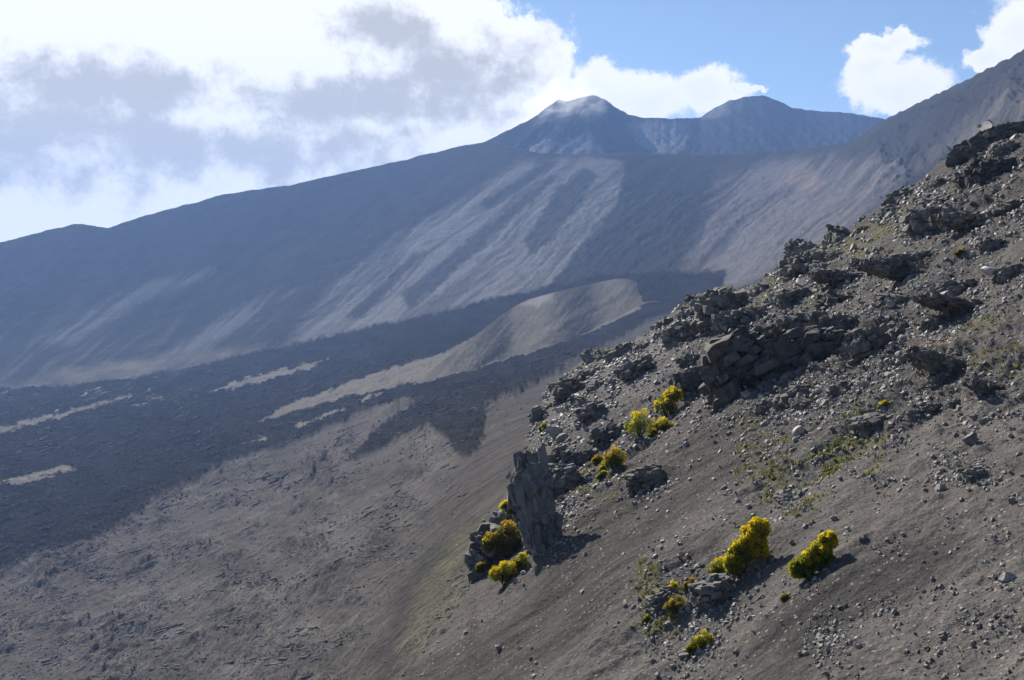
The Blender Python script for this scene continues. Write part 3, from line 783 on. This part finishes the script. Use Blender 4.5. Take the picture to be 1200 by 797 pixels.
# stones on the scree fan beyond the spur and pale blocks along its foot
fu, fv = FARV['u'], FARV['v']
fd = 3.0 * poly_mask(fu, fv, [(470,790),(495,680),(540,625),(590,590),(600,690),(520,800)], 14) + 0.5 * np.exp(-((fu - 480 + (fv - 600) * 0.25) / 26)**2 - ((fv - 650) / 70)**2)
fd = fd / fd.sum(); idx = RNG.choice(len(fd), 1500, p=fd)
pts = FARV['P'][idx]; pxs = np.clip(RNG.pareto(3.0, len(pts)) * 1.2 + 1.0, 1, 4.5)
scatter('valley_stones', pts, pxs * pts[:, 1] / F * 0.5, 1, 12, M_STONE, 402)

M_CLINK = mat_rock('clinker', (0.05, 0.045, 0.041), (0.135, 0.12, 0.105), 0.3, 0.1, rough=0.95)
M_RIDGE = mat_rock('ridge_lava', (0.074, 0.067, 0.060), (0.132, 0.119, 0.106), 0.12, 0.1, rough=0.95)
M_BLACK = mat_rock('black_clinker', (0.018, 0.0175, 0.017), (0.05, 0.047, 0.045), 0.2, 0.1, rough=0.95)
ins_ = (fu > -30) & (fu < 680) & (fv < 830)
bl = FARV['d1'] * ins_ * (FARV['lum'] < 0.06) * ((fu < 480) | (fv > 300)) * (1 - poly_mask(fu, fv, [(470,470),(560,440),(660,410),(775,356),(775,320),(700,322),(590,350),(470,440)], 4))
rubz = sstep(-0.05, 0.35, fbm2(fu / 70 + 9, fv / 30, 4, 67)) + 0.4 * sstep(0.0, 0.3, fbm2((fv + 0.42 * fu) / 12, (fu - 0.4 * fv) / 90, 4, 68))
ol = ins_ * (1 - FARV['d1']) * (fv > 455) * (0.12 + rubz) * (1 - 0.93 * FARV['smooth'])
for nm, dn, nn, mt, sd_ in (('clinker', ol, 24000, M_CLINK, 403), ('black_clinker', bl, 20000, M_BLACK, 404)):
    idx = RNG.choice(len(dn), nn, p=dn / dn.sum()); pts = FARV['P'][idx]
    pxs = np.clip(RNG.pareto(3.0, nn) * 1.6 + 1.3, 1.3, 5.0)
    scatter(nm, pts, pxs * pts[:, 1] / F * 0.5, 1, 14, mt, sd_)

# pressure ridges: long low welts of broken lava lying along the flow, their camera-side faces in shade
def ridges(name, dens, n, mat, slope, lpx, hpx, seed):
    rg = np.random.default_rng(seed)
    idx = rg.choice(len(dens), n, p=dens / dens.sum())
    u = fu[idx]; v = fv[idx]; P0 = FARV['P'][idx]
    ln = np.clip(rg.pareto(2.2, n) * lpx + lpx * 0.5, 0, lpx * 4)
    sl = slope(u, v) + rg.normal(size=n) * 0.10
    e = lambda s_: ray(u + s_ * ln / 2, v - s_ * sl * ln / 2, np.exp(ydep(u + s_ * ln / 2, v - s_ * sl * ln / 2)))
    ax = (e(1) - e(-1)) / 2
    sc = P0[:, 1] / F
    w = np.stack([ax[:, 1], -ax[:, 0], 0 * sl], 1); w /= np.linalg.norm(w, axis=1, keepdims=True)
    h = (hpx * rg.uniform(0.4, 1.4, n) * np.clip(ln / lpx, 0.5, 1.6) * sc)
    var = np.stack([stone_shape(3, rg, 16, 0.4, 0.8) for _ in range(10)]); var /= np.abs(var).max(1, keepdims=True)
    k = rg.integers(0, 10, n); V = var[k]
    X = V[..., 0:1] * ax[:, None, :]
    bend = (V[..., 0]**2 * (rg.normal(size=n) * 0.16)[:, None] * np.linalg.norm(ax, axis=1)[:, None])
    Q = P0[:, None, :] + X + (V[..., 1] * (h * 1.5)[:, None] + bend)[..., None] * w[:, None, :] + (V[..., 2] * h[:, None])[..., None] * np.array((0, 0, 1.0))
    Q[..., 2] += (noise3(Q[..., 0] / (sc * 3)[:, None], Q[..., 1] / (sc * 9)[:, None], Q[..., 2] / (sc * 3)[:, None], seed) * 0.5 * h[:, None])
    nv = V.shape[1]; Fc = ICO[3][1][None] + (np.arange(n) * nv)[:, None, None]
    tag(link(name, np_mesh(name, Q, Fc, 3, mat, False)), kind='stuff')
slp = lambda u, v: np.interp(v, [450, 540, 640, 780], [0.42, 0.5, 0.36, 0.2])
rdg = sstep(-0.12, 0.3, fbm2(fu / 80 + 3, fv / 36, 4, 69))
ridges('pressure_ridges', ol * (0.15 + rdg), 2300, M_RIDGE, slp, 7, 0.65, 501)
ridges('black_ridges', bl * (0.3 + rdg), 1800, M_BLACK, lambda u, v: 0.26 + 0 * u, 7, 0.5, 502)

# ------------------------------------------------------------------ broom bushes
M_LEAF = mat_leaf('broom_leaf', (0.13, 0.155, 0.02), (0.26, 0.28, 0.04), 2.0)
M_FLOW = mat_leaf('broom_flower', (0.58, 0.42, 0.012), (0.75, 0.60, 0.03), 2.5)
M_ORNG = mat_leaf('dry_flower', (0.42, 0.26, 0.03), (0.58, 0.40, 0.05), 2.5)
M_DRY = mat_leaf('dry_leaf', (0.15, 0.14, 0.04), (0.24, 0.22, 0.06), 2.5)
m, T, b = new_mat('bush_stem'); b.inputs['Base Color'].default_value = (0.06, 0.045, 0.032, 1); M_STEM = m

def leaf_cloud(centres, dirs, ln, wd, rg):
    n = len(centres)
    d = dirs + rg.normal(size=(n, 3)) * 0.35; d /= np.linalg.norm(d, axis=1, keepdims=True)
    s = np.cross(d, rg.normal(size=(n, 3))); s /= np.linalg.norm(s, axis=1, keepdims=True) + 1e-9
    L_ = ln * rg.uniform(0.6, 1.3, (n, 1)); W = wd * rg.uniform(0.6, 1.3, (n, 1))
    a = centres - s * W * 0.5; b_ = centres + s * W * 0.5; c = centres + d * L_ + s * W * 0.2; e = centres + d * L_ - s * W * 0.2
    return np.stack([a, b_, c, e], 1), np.arange(n * 4).reshape(n, 4)

def bush(u, v0, v1, w, label, lobes=None, flower=0.55, kind='broom', seed=0):
    """one bush whose foot is at (u, v1): lobes of upright green twigs tipped with flowers"""
    rg = np.random.default_rng(900 + seed)
    p = near_at(u, v1 - 2); s = px_m(p); p.z -= 0.06 * (v1 - v0) * s
    H = (v1 - v0) * s; Wd = w * s
    root = empty('broom_bush', p)
    tag(root, label, 'bush', 'yellow broom bushes on the near slope')
    if lobes is None: lobes = [(0.1, 0.42, 0.42, 0.42), (-0.2, 0.22, 0.36, 0.34)]
    leafC = []; leafD = []; floC = []; floD = []
    size = max(H, Wd)
    nsub = int(np.clip(7 * w / 10, 7, 34))
    for (lx, lz, rw, rh) in lobes:                           # fractions of width / height
        c0 = np.array((lx * Wd, rg.uniform(-.05, .05) * Wd, lz * H))
        rad = np.array((rw * Wd, max(rw * Wd, rh * H) * 0.75, rh * H))
        # tufts over the dome
        k = nsub
        td = rg.normal(size=(k, 3)); td[:, 2] = np.abs(td[:, 2]) * 1.25 - 0.62; td /= np.linalg.norm(td, axis=1, keepdims=True)
        tc = c0 + td * rad * rg.uniform(0.62, 0.9, (k, 1)); tr = 0.34 * rad.min() * rg.uniform(0.7, 1.25, k)
        bias = rg.normal(size=k) * 0.28
        for j in range(k):
            m_ = int(np.clip(2600 * (w / 60)**1.2 / k * 2, 40, 260))
            q = rg.normal(size=(m_, 3)); q /= np.linalg.norm(q, axis=1, keepdims=True)
            rr = rg.uniform(0.35, 1.0, (m_, 1))**0.5
            pos = tc[j] + q * rr * tr[j]
            dirn = q * 0.7 + td[j] * 0.5 + np.array((0, 0, 0.35))
            out = (q @ td[j]) * 0.6 + 0.45 * td[j, 2] + 1.1 * (pos[:, 2] / H - 0.42) + rg.normal(size=m_) * 0.3 + bias[j]
            fl = (out > (1.0 - 1.25 * flower))
            leafC.append(pos[~fl]); leafD.append(dirn[~fl]); floC.append(pos[fl] + dirn[fl] * tr[j] * 0.12); floD.append(dirn[fl])
        q = rg.normal(size=(500, 3)); q /= np.linalg.norm(q, axis=1, keepdims=True)
        leafC.append(c0 + q * rad * rg.uniform(0.2, 0.8, (500, 1))); leafD.append(q)
    C1 = np.concatenate(leafC); D1 = np.concatenate(leafD); C2 = np.concatenate(floC); D2 = np.concatenate(floD)
    unit = max(1.2 * s, 0.045 * size)
    V, Fc = leaf_cloud(C1, D1, unit * 1.5, unit * 0.55, rg)
    lm = M_DRY if kind == 'dry' else M_LEAF
    link('foliage', np_mesh('foliage', V, Fc, 4, lm, False), root)
    if len(C2):
        V, Fc = leaf_cloud(C2, D2, unit * 0.95, unit * 0.6, rg)
        link('blossom', np_mesh('blossom', V, Fc, 4, M_ORNG if kind in ('orange', 'dry') else M_FLOW, False), root)
    # stems fanning from the foot
    bm = bmesh.new()
    for (lx, lz, rw, rh) in lobes:
        for j in range(5):
            a = Vector((lx * Wd * 0.5, 0, -0.05 * H)); e = Vector((lx * Wd + rg.uniform(-.5, .5) * rw * Wd, rg.uniform(-.4, .4) * rw * Wd, lz * H + rg.uniform(0, .3) * rh * H))
            ax = e - a
            mt = Matrix.Translation((a + e) / 2) @ ax.to_track_quat('Z', 'Y').to_matrix().to_4x4()
            bmesh.ops.create_cone(bm, segments=6, radius1=0.03 * size, radius2=0.012 * size, depth=ax.length, matrix=mt)
    me = bpy.data.meshes.new('stem'); bm.to_mesh(me); bm.free(); me.materials.append(M_STEM)
    link('stem', me, root)
    return root

# tufts of grass and low herbs in the greener patches
gd = np.where(vis, NEAR['green'] * NEAR['area'], 0); gi = RNG.choice(len(gd), 1100, p=gd / gd.sum()); gp = NEAR['P'][gi]
gs = gp[:, 1] / F; kk = 7
gc = np.repeat(gp, kk, 0) + RNG.normal(size=(len(gp) * kk, 3)) * np.repeat(gs, kk)[:, None] * (1.3, 1.3, 0.3)
V, Fc = leaf_cloud(gc, np.tile((0.0, 0.0, 1.0), (len(gc), 1)), 0.22, 0.10, RNG)
tag(link('grass', np_mesh('grass', V, Fc, 4, mat_leaf('grass_blade', (0.10, 0.11, 0.03), (0.19, 0.18, 0.06), 1.0), False)), kind='stuff')

BUSHES = [
    (876, 606, 674, 48, 'largest yellow broom bush, climbing in steps above a dark shaded hollow', [(0.30, 0.84, 0.23, 0.17), (0.14, 0.66, 0.30, 0.2), (-0.1, 0.44, 0.30, 0.2), (-0.3, 0.24, 0.23, 0.18), (0.22, 0.46, 0.26, 0.22)], 0.72, 'broom'),
    (843, 649, 676, 23, 'small round yellow bush snuggled against the largest broom bush', None, 0.68, 'broom'),
    (954, 620, 674, 52, 'long two-tone bush, yellow above and green below, alone on dark scree', [(0.33, 0.78, 0.2, 0.2), (0.16, 0.58, 0.22, 0.22), (-0.08, 0.36, 0.24, 0.22), (-0.3, 0.16, 0.25, 0.22), (0.2, 0.4, 0.2, 0.2)], 0.5, 'broom'),
    (823, 734, 761, 25, 'small yellow bush at the head of the bottom pile of pale stones', None, 0.6, 'broom'),
    (809, 750, 766, 10, 'small green bush touching the bush above the bottom stone pile', None, 0.1, 'broom'),
    (757, 720, 732, 9, 'lone tiny green bush on bare scree beside the reddish outcrop', None, 0.15, 'broom'),
    (788, 675, 700, 14, 'slim upright yellow-green bush on the reddish outcrop', None, 0.35, 'broom'),
    (793, 695, 720, 24, 'sparse olive bush lowest on the reddish outcrop', None, 0.3, 'dry'),
    (807, 674, 694, 18, 'dull olive bush at the top of the reddish outcrop', None, 0.2, 'dry'),
    (919, 694, 705, 11, 'tiny faded bush below the long two-tone bush', None, 0.4, 'dry'),
    (750, 478, 513, 33, 'rounded green and yellow bush left in the upper bush cluster', [(0, 0.45, 0.5, 0.5)], 0.42, 'broom'),
    (775, 483, 507, 31, 'low green bush in the middle of the upper bush cluster', None, 0.3, 'broom'),
    (782, 453, 489, 33, 'tall yellow-green bush at the top of the upper bush cluster', [(0.2, 0.72, 0.34, 0.28), (-0.1, 0.4, 0.42, 0.36)], 0.45, 'broom'),
    (763, 498, 514, 13, 'small golden bush at the front of the upper bush cluster', None, 0.8, 'orange'),
    (748, 511, 524, 11, 'little golden bush lowest of the upper bush cluster', None, 0.8, 'orange'),
    (720, 517, 547, 29, 'orange-brown round bush on the ledge below the upper bush cluster', None, 0.6, 'orange'),
    (700, 530, 544, 13, 'rusty little bush beside the orange-brown round bush', None, 0.85, 'orange'),
    (707, 538, 556, 10, 'narrow yellow-green bush hanging below the orange-brown round bush', None, 0.45, 'broom'),
    (705, 550, 562, 13, 'low green bush at the foot of the narrow yellow-green bush', None, 0.2, 'broom'),
    (1036, 469, 481, 14, 'small yellow-green bush on top of the dark squared block', None, 0.45, 'broom'),
    (636, 494, 506, 10, 'tiny yellow-green bush on the far edge of the spur', None, 0.35, 'broom'),
    (1124, 291, 300, 12, 'tiny yellow-green tuft high in the upper rubble', None, 0.35, 'dry'),
]
for k, (u, v0, v1, w, lab, lob, fl, kd) in enumerate(BUSHES):
    bush(u, v0, v1, w, lab, lob, fl, kd, k)

def ray_bushes():
    """bushes rooted on the rock mass beside the fin: put each where the rock surface is"""
    bpy.context.view_layer.update()
    dg = bpy.context.evaluated_depsgraph_get()
    lst = [(601, 582, 604, 22, 'bright yellow bush at the top of the rock mass by the fin', None, 0.7, 'broom'),
           (589, 608, 650, 38, 'dull olive bush spreading over the middle of the rock mass by the fin', None, 0.3, 'dry'),
           (592, 652, 684, 32, 'bright yellow bush at the foot of the rock mass by the fin', None, 0.65, 'broom'),
           (610, 646, 669, 18, 'yellow-green bush wedged between the rock mass and the fin', None, 0.4, 'broom'),
           (577, 624, 641, 18, 'small yellow bush on the outer edge of the rock mass by the fin', None, 0.6, 'broom'),
           (608, 622, 640, 18, 'yellow bush tucked against the side of the fin', None, 0.55, 'broom'),
           (565, 655, 672, 16, 'low olive bush at the outer foot of the rock mass by the fin', None, 0.35, 'dry')]
    for k, (u, v0, v1, w, lab, lob, fl, kd) in enumerate(lst):
        d = Vector(((u - U0) / F, 1, (V0 - v1 + 2) / F)).normalized()
        hit, loc, *_ = SC.ray_cast(dg, Vector((0, 0, 0)), d)
        r = bush(u, v0, v1, w, lab, lob, fl, kd, 40 + k)
        if hit and loc.y < 200: r.location = loc
ray_bushes()

# ------------------------------------------------------------------ world: clear sky with banks of cloud
def build_world():
    w = bpy.data.worlds.new('World'); SC.world = w; w.use_nodes = True
    nt = w.node_tree; nt.nodes.clear(); T = NT(nt)
    out = T.n('ShaderNodeOutputWorld')
    sky = T.n('ShaderNodeTexSky', sky_type='NISHITA', sun_disc=False, sun_elevation=R(SUN_EL), sun_rotation=R(SUN_AZ), altitude=2500, air_density=1.0, dust_density=0.6, ozone_density=1.5)
    bg1 = T.n('ShaderNodeBackground', ins={'Color': sky.outputs[0], 'Strength': 0.076})
    d = T.n('ShaderNodeTexCoord').outputs['Generated']
    sx = T.n('ShaderNodeSeparateXYZ', ins={0: d}).outputs
    az = T.math('ARCTAN2', sx[0], sx[1]); el = T.math('ARCSINE', sx[2])
    ae = T.n('ShaderNodeCombineXYZ', ins={0: az, 1: el, 2: 0.0}).outputs[0]
    warp = T.n('ShaderNodeTexNoise', ins={'Vector': d, 'Scale': 14.0, 'Detail': 8.0, 'Roughness': 0.66})
    wv = T.n('ShaderNodeVectorMath', operation='SUBTRACT', ins={0: warp.outputs['Color'], 1: (0.5, 0.5, 0.5)}).outputs[0]
    wv = T.n('ShaderNodeVectorMath', operation='MULTIPLY', ins={0: wv, 1: (0.085, 0.07, 0.0)}).outputs[0]
    aw = T.n('ShaderNodeVectorMath', operation='ADD', ins={0: ae, 1: wv}).outputs[0]
    def AE(u, v):
        x, z = (u - U0) / F, (V0 - v) / F
        return math.atan2(x, 1), math.atan2(z, math.hypot(x, 1))
    def blob(u, v, ru, rv, src=aw):
        a, e = AE(u, v)
        q = T.n('ShaderNodeVectorMath', operation='SUBTRACT', ins={0: src, 1: (a, e, 0)}).outputs[0]
        q = T.n('ShaderNodeVectorMath', operation='MULTIPLY', ins={0: q, 1: (F / ru, F / rv, 0)}).outputs[0]
        l = T.n('ShaderNodeVectorMath', operation='LENGTH', ins={0: q}).outputs['Value']
        return T.math('SUBTRACT', 1.0, l)
    def smax(vals):
        r = vals[0]
        for x in vals[1:]: r = T.math('SMOOTH_MAX', r, x, 0.18)
        return r
    big = smax([blob(120, 60, 420, 190), blob(420, 60, 240, 130), blob(545, 40, 85, 60), blob(585, 80, 95, 62), blob(300, 220, 340, 60), blob(520, 150, 150, 40), blob(120, 262, 150, 26), blob(-500, 0, 600, 330), blob(-100, -260, 640, 300)])
    c2 = smax([blob(712, 104, 36, 38), blob(752, 116, 66, 38), blob(822, 114, 56, 34), blob(672, 140, 40, 40), blob(872, 112, 14, 8)])
    c3 = smax([blob(1052, 104, 66, 36), blob(1040, 52, 44, 15), blob(1100, 122, 36, 26), blob(1025, 75, 28, 18)])
    c4 = smax([blob(1196, 34, 46, 44), blob(1160, 70, 34, 16), blob(1290, -40, 120, 90)])
    c5 = smax([blob(2300, 100, 300, 100), blob(-2600, 60, 300, 100)])
    fine = T.noise(d, 26.0, 10, 0.68)
    mid = T.noise(d, 7.0, 7, 0.6)
    fn = T.math('ADD', T.math('MULTIPLY', T.math('SUBTRACT', fine, 0.5), 1.3), T.math('MULTIPLY', T.math('SUBTRACT', mid, 0.5), 0.8))
    mB = T.ramp(T.math('ADD', big, T.math('MULTIPLY', fn, 0.55)), -0.02, 0.11)
    small = smax([c2, c3, c4])
    mS = T.ramp(T.math('ADD', small, T.math('MULTIPLY', fn, 0.8)), -0.05, 0.28)
    mC = T.ramp(T.math('ADD', c5, fn), 0.0, 0.4)
    mask = T.math('MAXIMUM', T.math('MAXIMUM', mB, mS), mC)
    # shading of the thick parts of the bank: grey bellies, sunlit rims
    belly = smax([blob(260, 175, 260, 46), blob(60, 160, 160, 60), blob(530, 75, 110, 52), blob(440, 120, 150, 40), blob(140, 110, 160, 40), blob(455, 40, 60, 40)])
    bn = T.noise(T.n('ShaderNodeVectorMath', operation='MULTIPLY', ins={0: d, 1: (1, 1, 1.6)}).outputs[0], 11.0, 8, 0.6, dist=0.4)
    dark = T.ramp(T.math('ADD', belly, T.math('ADD', T.math('MULTIPLY', T.math('SUBTRACT', bn, 0.5), 2.0), T.math('MULTIPLY', T.math('SUBTRACT', fine, 0.5), 2.6))), -0.2, 0.8)
    dark = T.math('MULTIPLY', dark, 0.95)
    colc = T.mix(dark, (0.71, 0.71, 0.71, 1), (0.355, 0.35, 0.345, 1))
    dS = T.math('MULTIPLY', T.ramp(T.math('ADD', small, T.math('SUBTRACT', bn, 0.5)), 0.35, 0.9), 0.25)
    colc = T.mix(T.math('MULTIPLY', dS, T.math('SUBTRACT', 1.0, mB)), colc, (0.5, 0.55, 0.62, 1))
    bg2 = T.n('ShaderNodeBackground', ins={'Color': colc, 'Strength': 1.0})
    mx = T.n('ShaderNodeMixShader', ins={0: T.math('MULTIPLY', mask, 0.98), 1: bg1.outputs[0], 2: bg2.outputs[0]})
    nt.links.new(mx.outputs[0], out.inputs[0])
    w.cycles.sampling_method = 'MANUAL'; w.cycles.sample_map_resolution = 512
build_world()

# ------------------------------------------------------------------ air
def build_haze():
    bm = bmesh.new(); bmesh.ops.create_cube(bm, size=1.0)
    me = bpy.data.meshes.new('haze'); bm.to_mesh(me); bm.free()
    o = link('haze', me)
    o.scale = (15000, 15000, 1760); o.location = (0, 2500, 180)
    m = bpy.data.materials.new('haze_air'); m.use_nodes = True; nt = m.node_tree; nt.nodes.clear(); T = NT(nt)
    out = T.n('ShaderNodeOutputMaterial')
    v = T.n('ShaderNodeVolumePrincipled', ins={'Color': (0.28, 0.48, 0.95, 1), 'Density': 6.8e-5, 'Anisotropy': 0.2})
    nt.links.new(v.outputs[0], out.inputs['Volume'])
    me.materials.append(m)
    tag(o, kind='stuff')
build_haze()

def vapour(u, v, ru, rv, y, dens, label):
    bm = bmesh.new(); bmesh.ops.create_icosphere(bm, subdivisions=4, radius=1.0)
    me = bpy.data.meshes.new('crater_vapour'); bm.to_mesh(me); bm.free()
    o = link('crater_vapour', me); s = y / F
    o.location = Vector(ray(np.float64(u), np.float64(v), np.float64(y))); o.scale = (ru * s, ru * s * 0.7, rv * s)
    o.rotation_euler = (0, R(-18), 0)
    m = bpy.data.materials.new('vapour'); m.use_nodes = True; nt = m.node_tree; nt.nodes.clear(); T = NT(nt)
    pos = T.n('ShaderNodeTexCoord').outputs['Object']
    ln = T.n('ShaderNodeVectorMath', operation='LENGTH', ins={0: pos}).outputs['Value']
    nz = T.noise(pos, 1.8, 5, 0.65, dist=0.8)
    d = T.math('MULTIPLY', T.math('SUBTRACT', 1.0, ln, clamp=True), T.ramp(nz, 0.42, 0.72))
    d = T.math('MULTIPLY', d, dens)
    v_ = T.n('ShaderNodeVolumePrincipled', ins={'Color': (0.97, 0.98, 1.0, 1), 'Density': d, 'Anisotropy': 0.5})
    nt.links.new(v_.outputs[0], T.n('ShaderNodeOutputMaterial').inputs['Volume']); me.materials.append(m)
    tag(o, label, kind='stuff')
vapour(658, 132, 62, 32, 5640, 0.017, 'thin white vapour drifting off the summit crater')
vapour(648, 112, 48, 24, 5900, 0.010, 'white vapour trailing from the summit into the cloud')
vapour(842, 128, 34, 16, 6250, 0.004, 'faint white vapour beside the second crater')

# ------------------------------------------------------------------ camera and output
cam = bpy.data.cameras.new('camera'); co = bpy.data.objects.new('camera', cam); COL.objects.link(co); SC.camera = co
co.location = (0, 0, 0); co.rotation_euler = (R(90), 0, 0)
cam.sensor_width = 36.0; cam.lens = 36.0 * F / 1200.0
cam.shift_y = -(398.5 - V0) / 1200.0
cam.clip_start = 0.5; cam.clip_end = 40000
vs = SC.view_settings; SC.display_settings.display_device = 'sRGB'
vs.view_transform = 'Standard'; vs.look = 'None'; vs.exposure = 0.74; vs.gamma = 1.0; vs.use_curve_mapping = False
SC.render.engine = 'CYCLES'
cy = SC.cycles; cy.max_bounces = 4; cy.diffuse_bounces = 2; cy.volume_bounces = 0; cy.use_denoising = True; cy.denoising_prefilter = 'ACCURATE'; cy.use_adaptive_sampling = True; cy.adaptive_threshold = 0.006
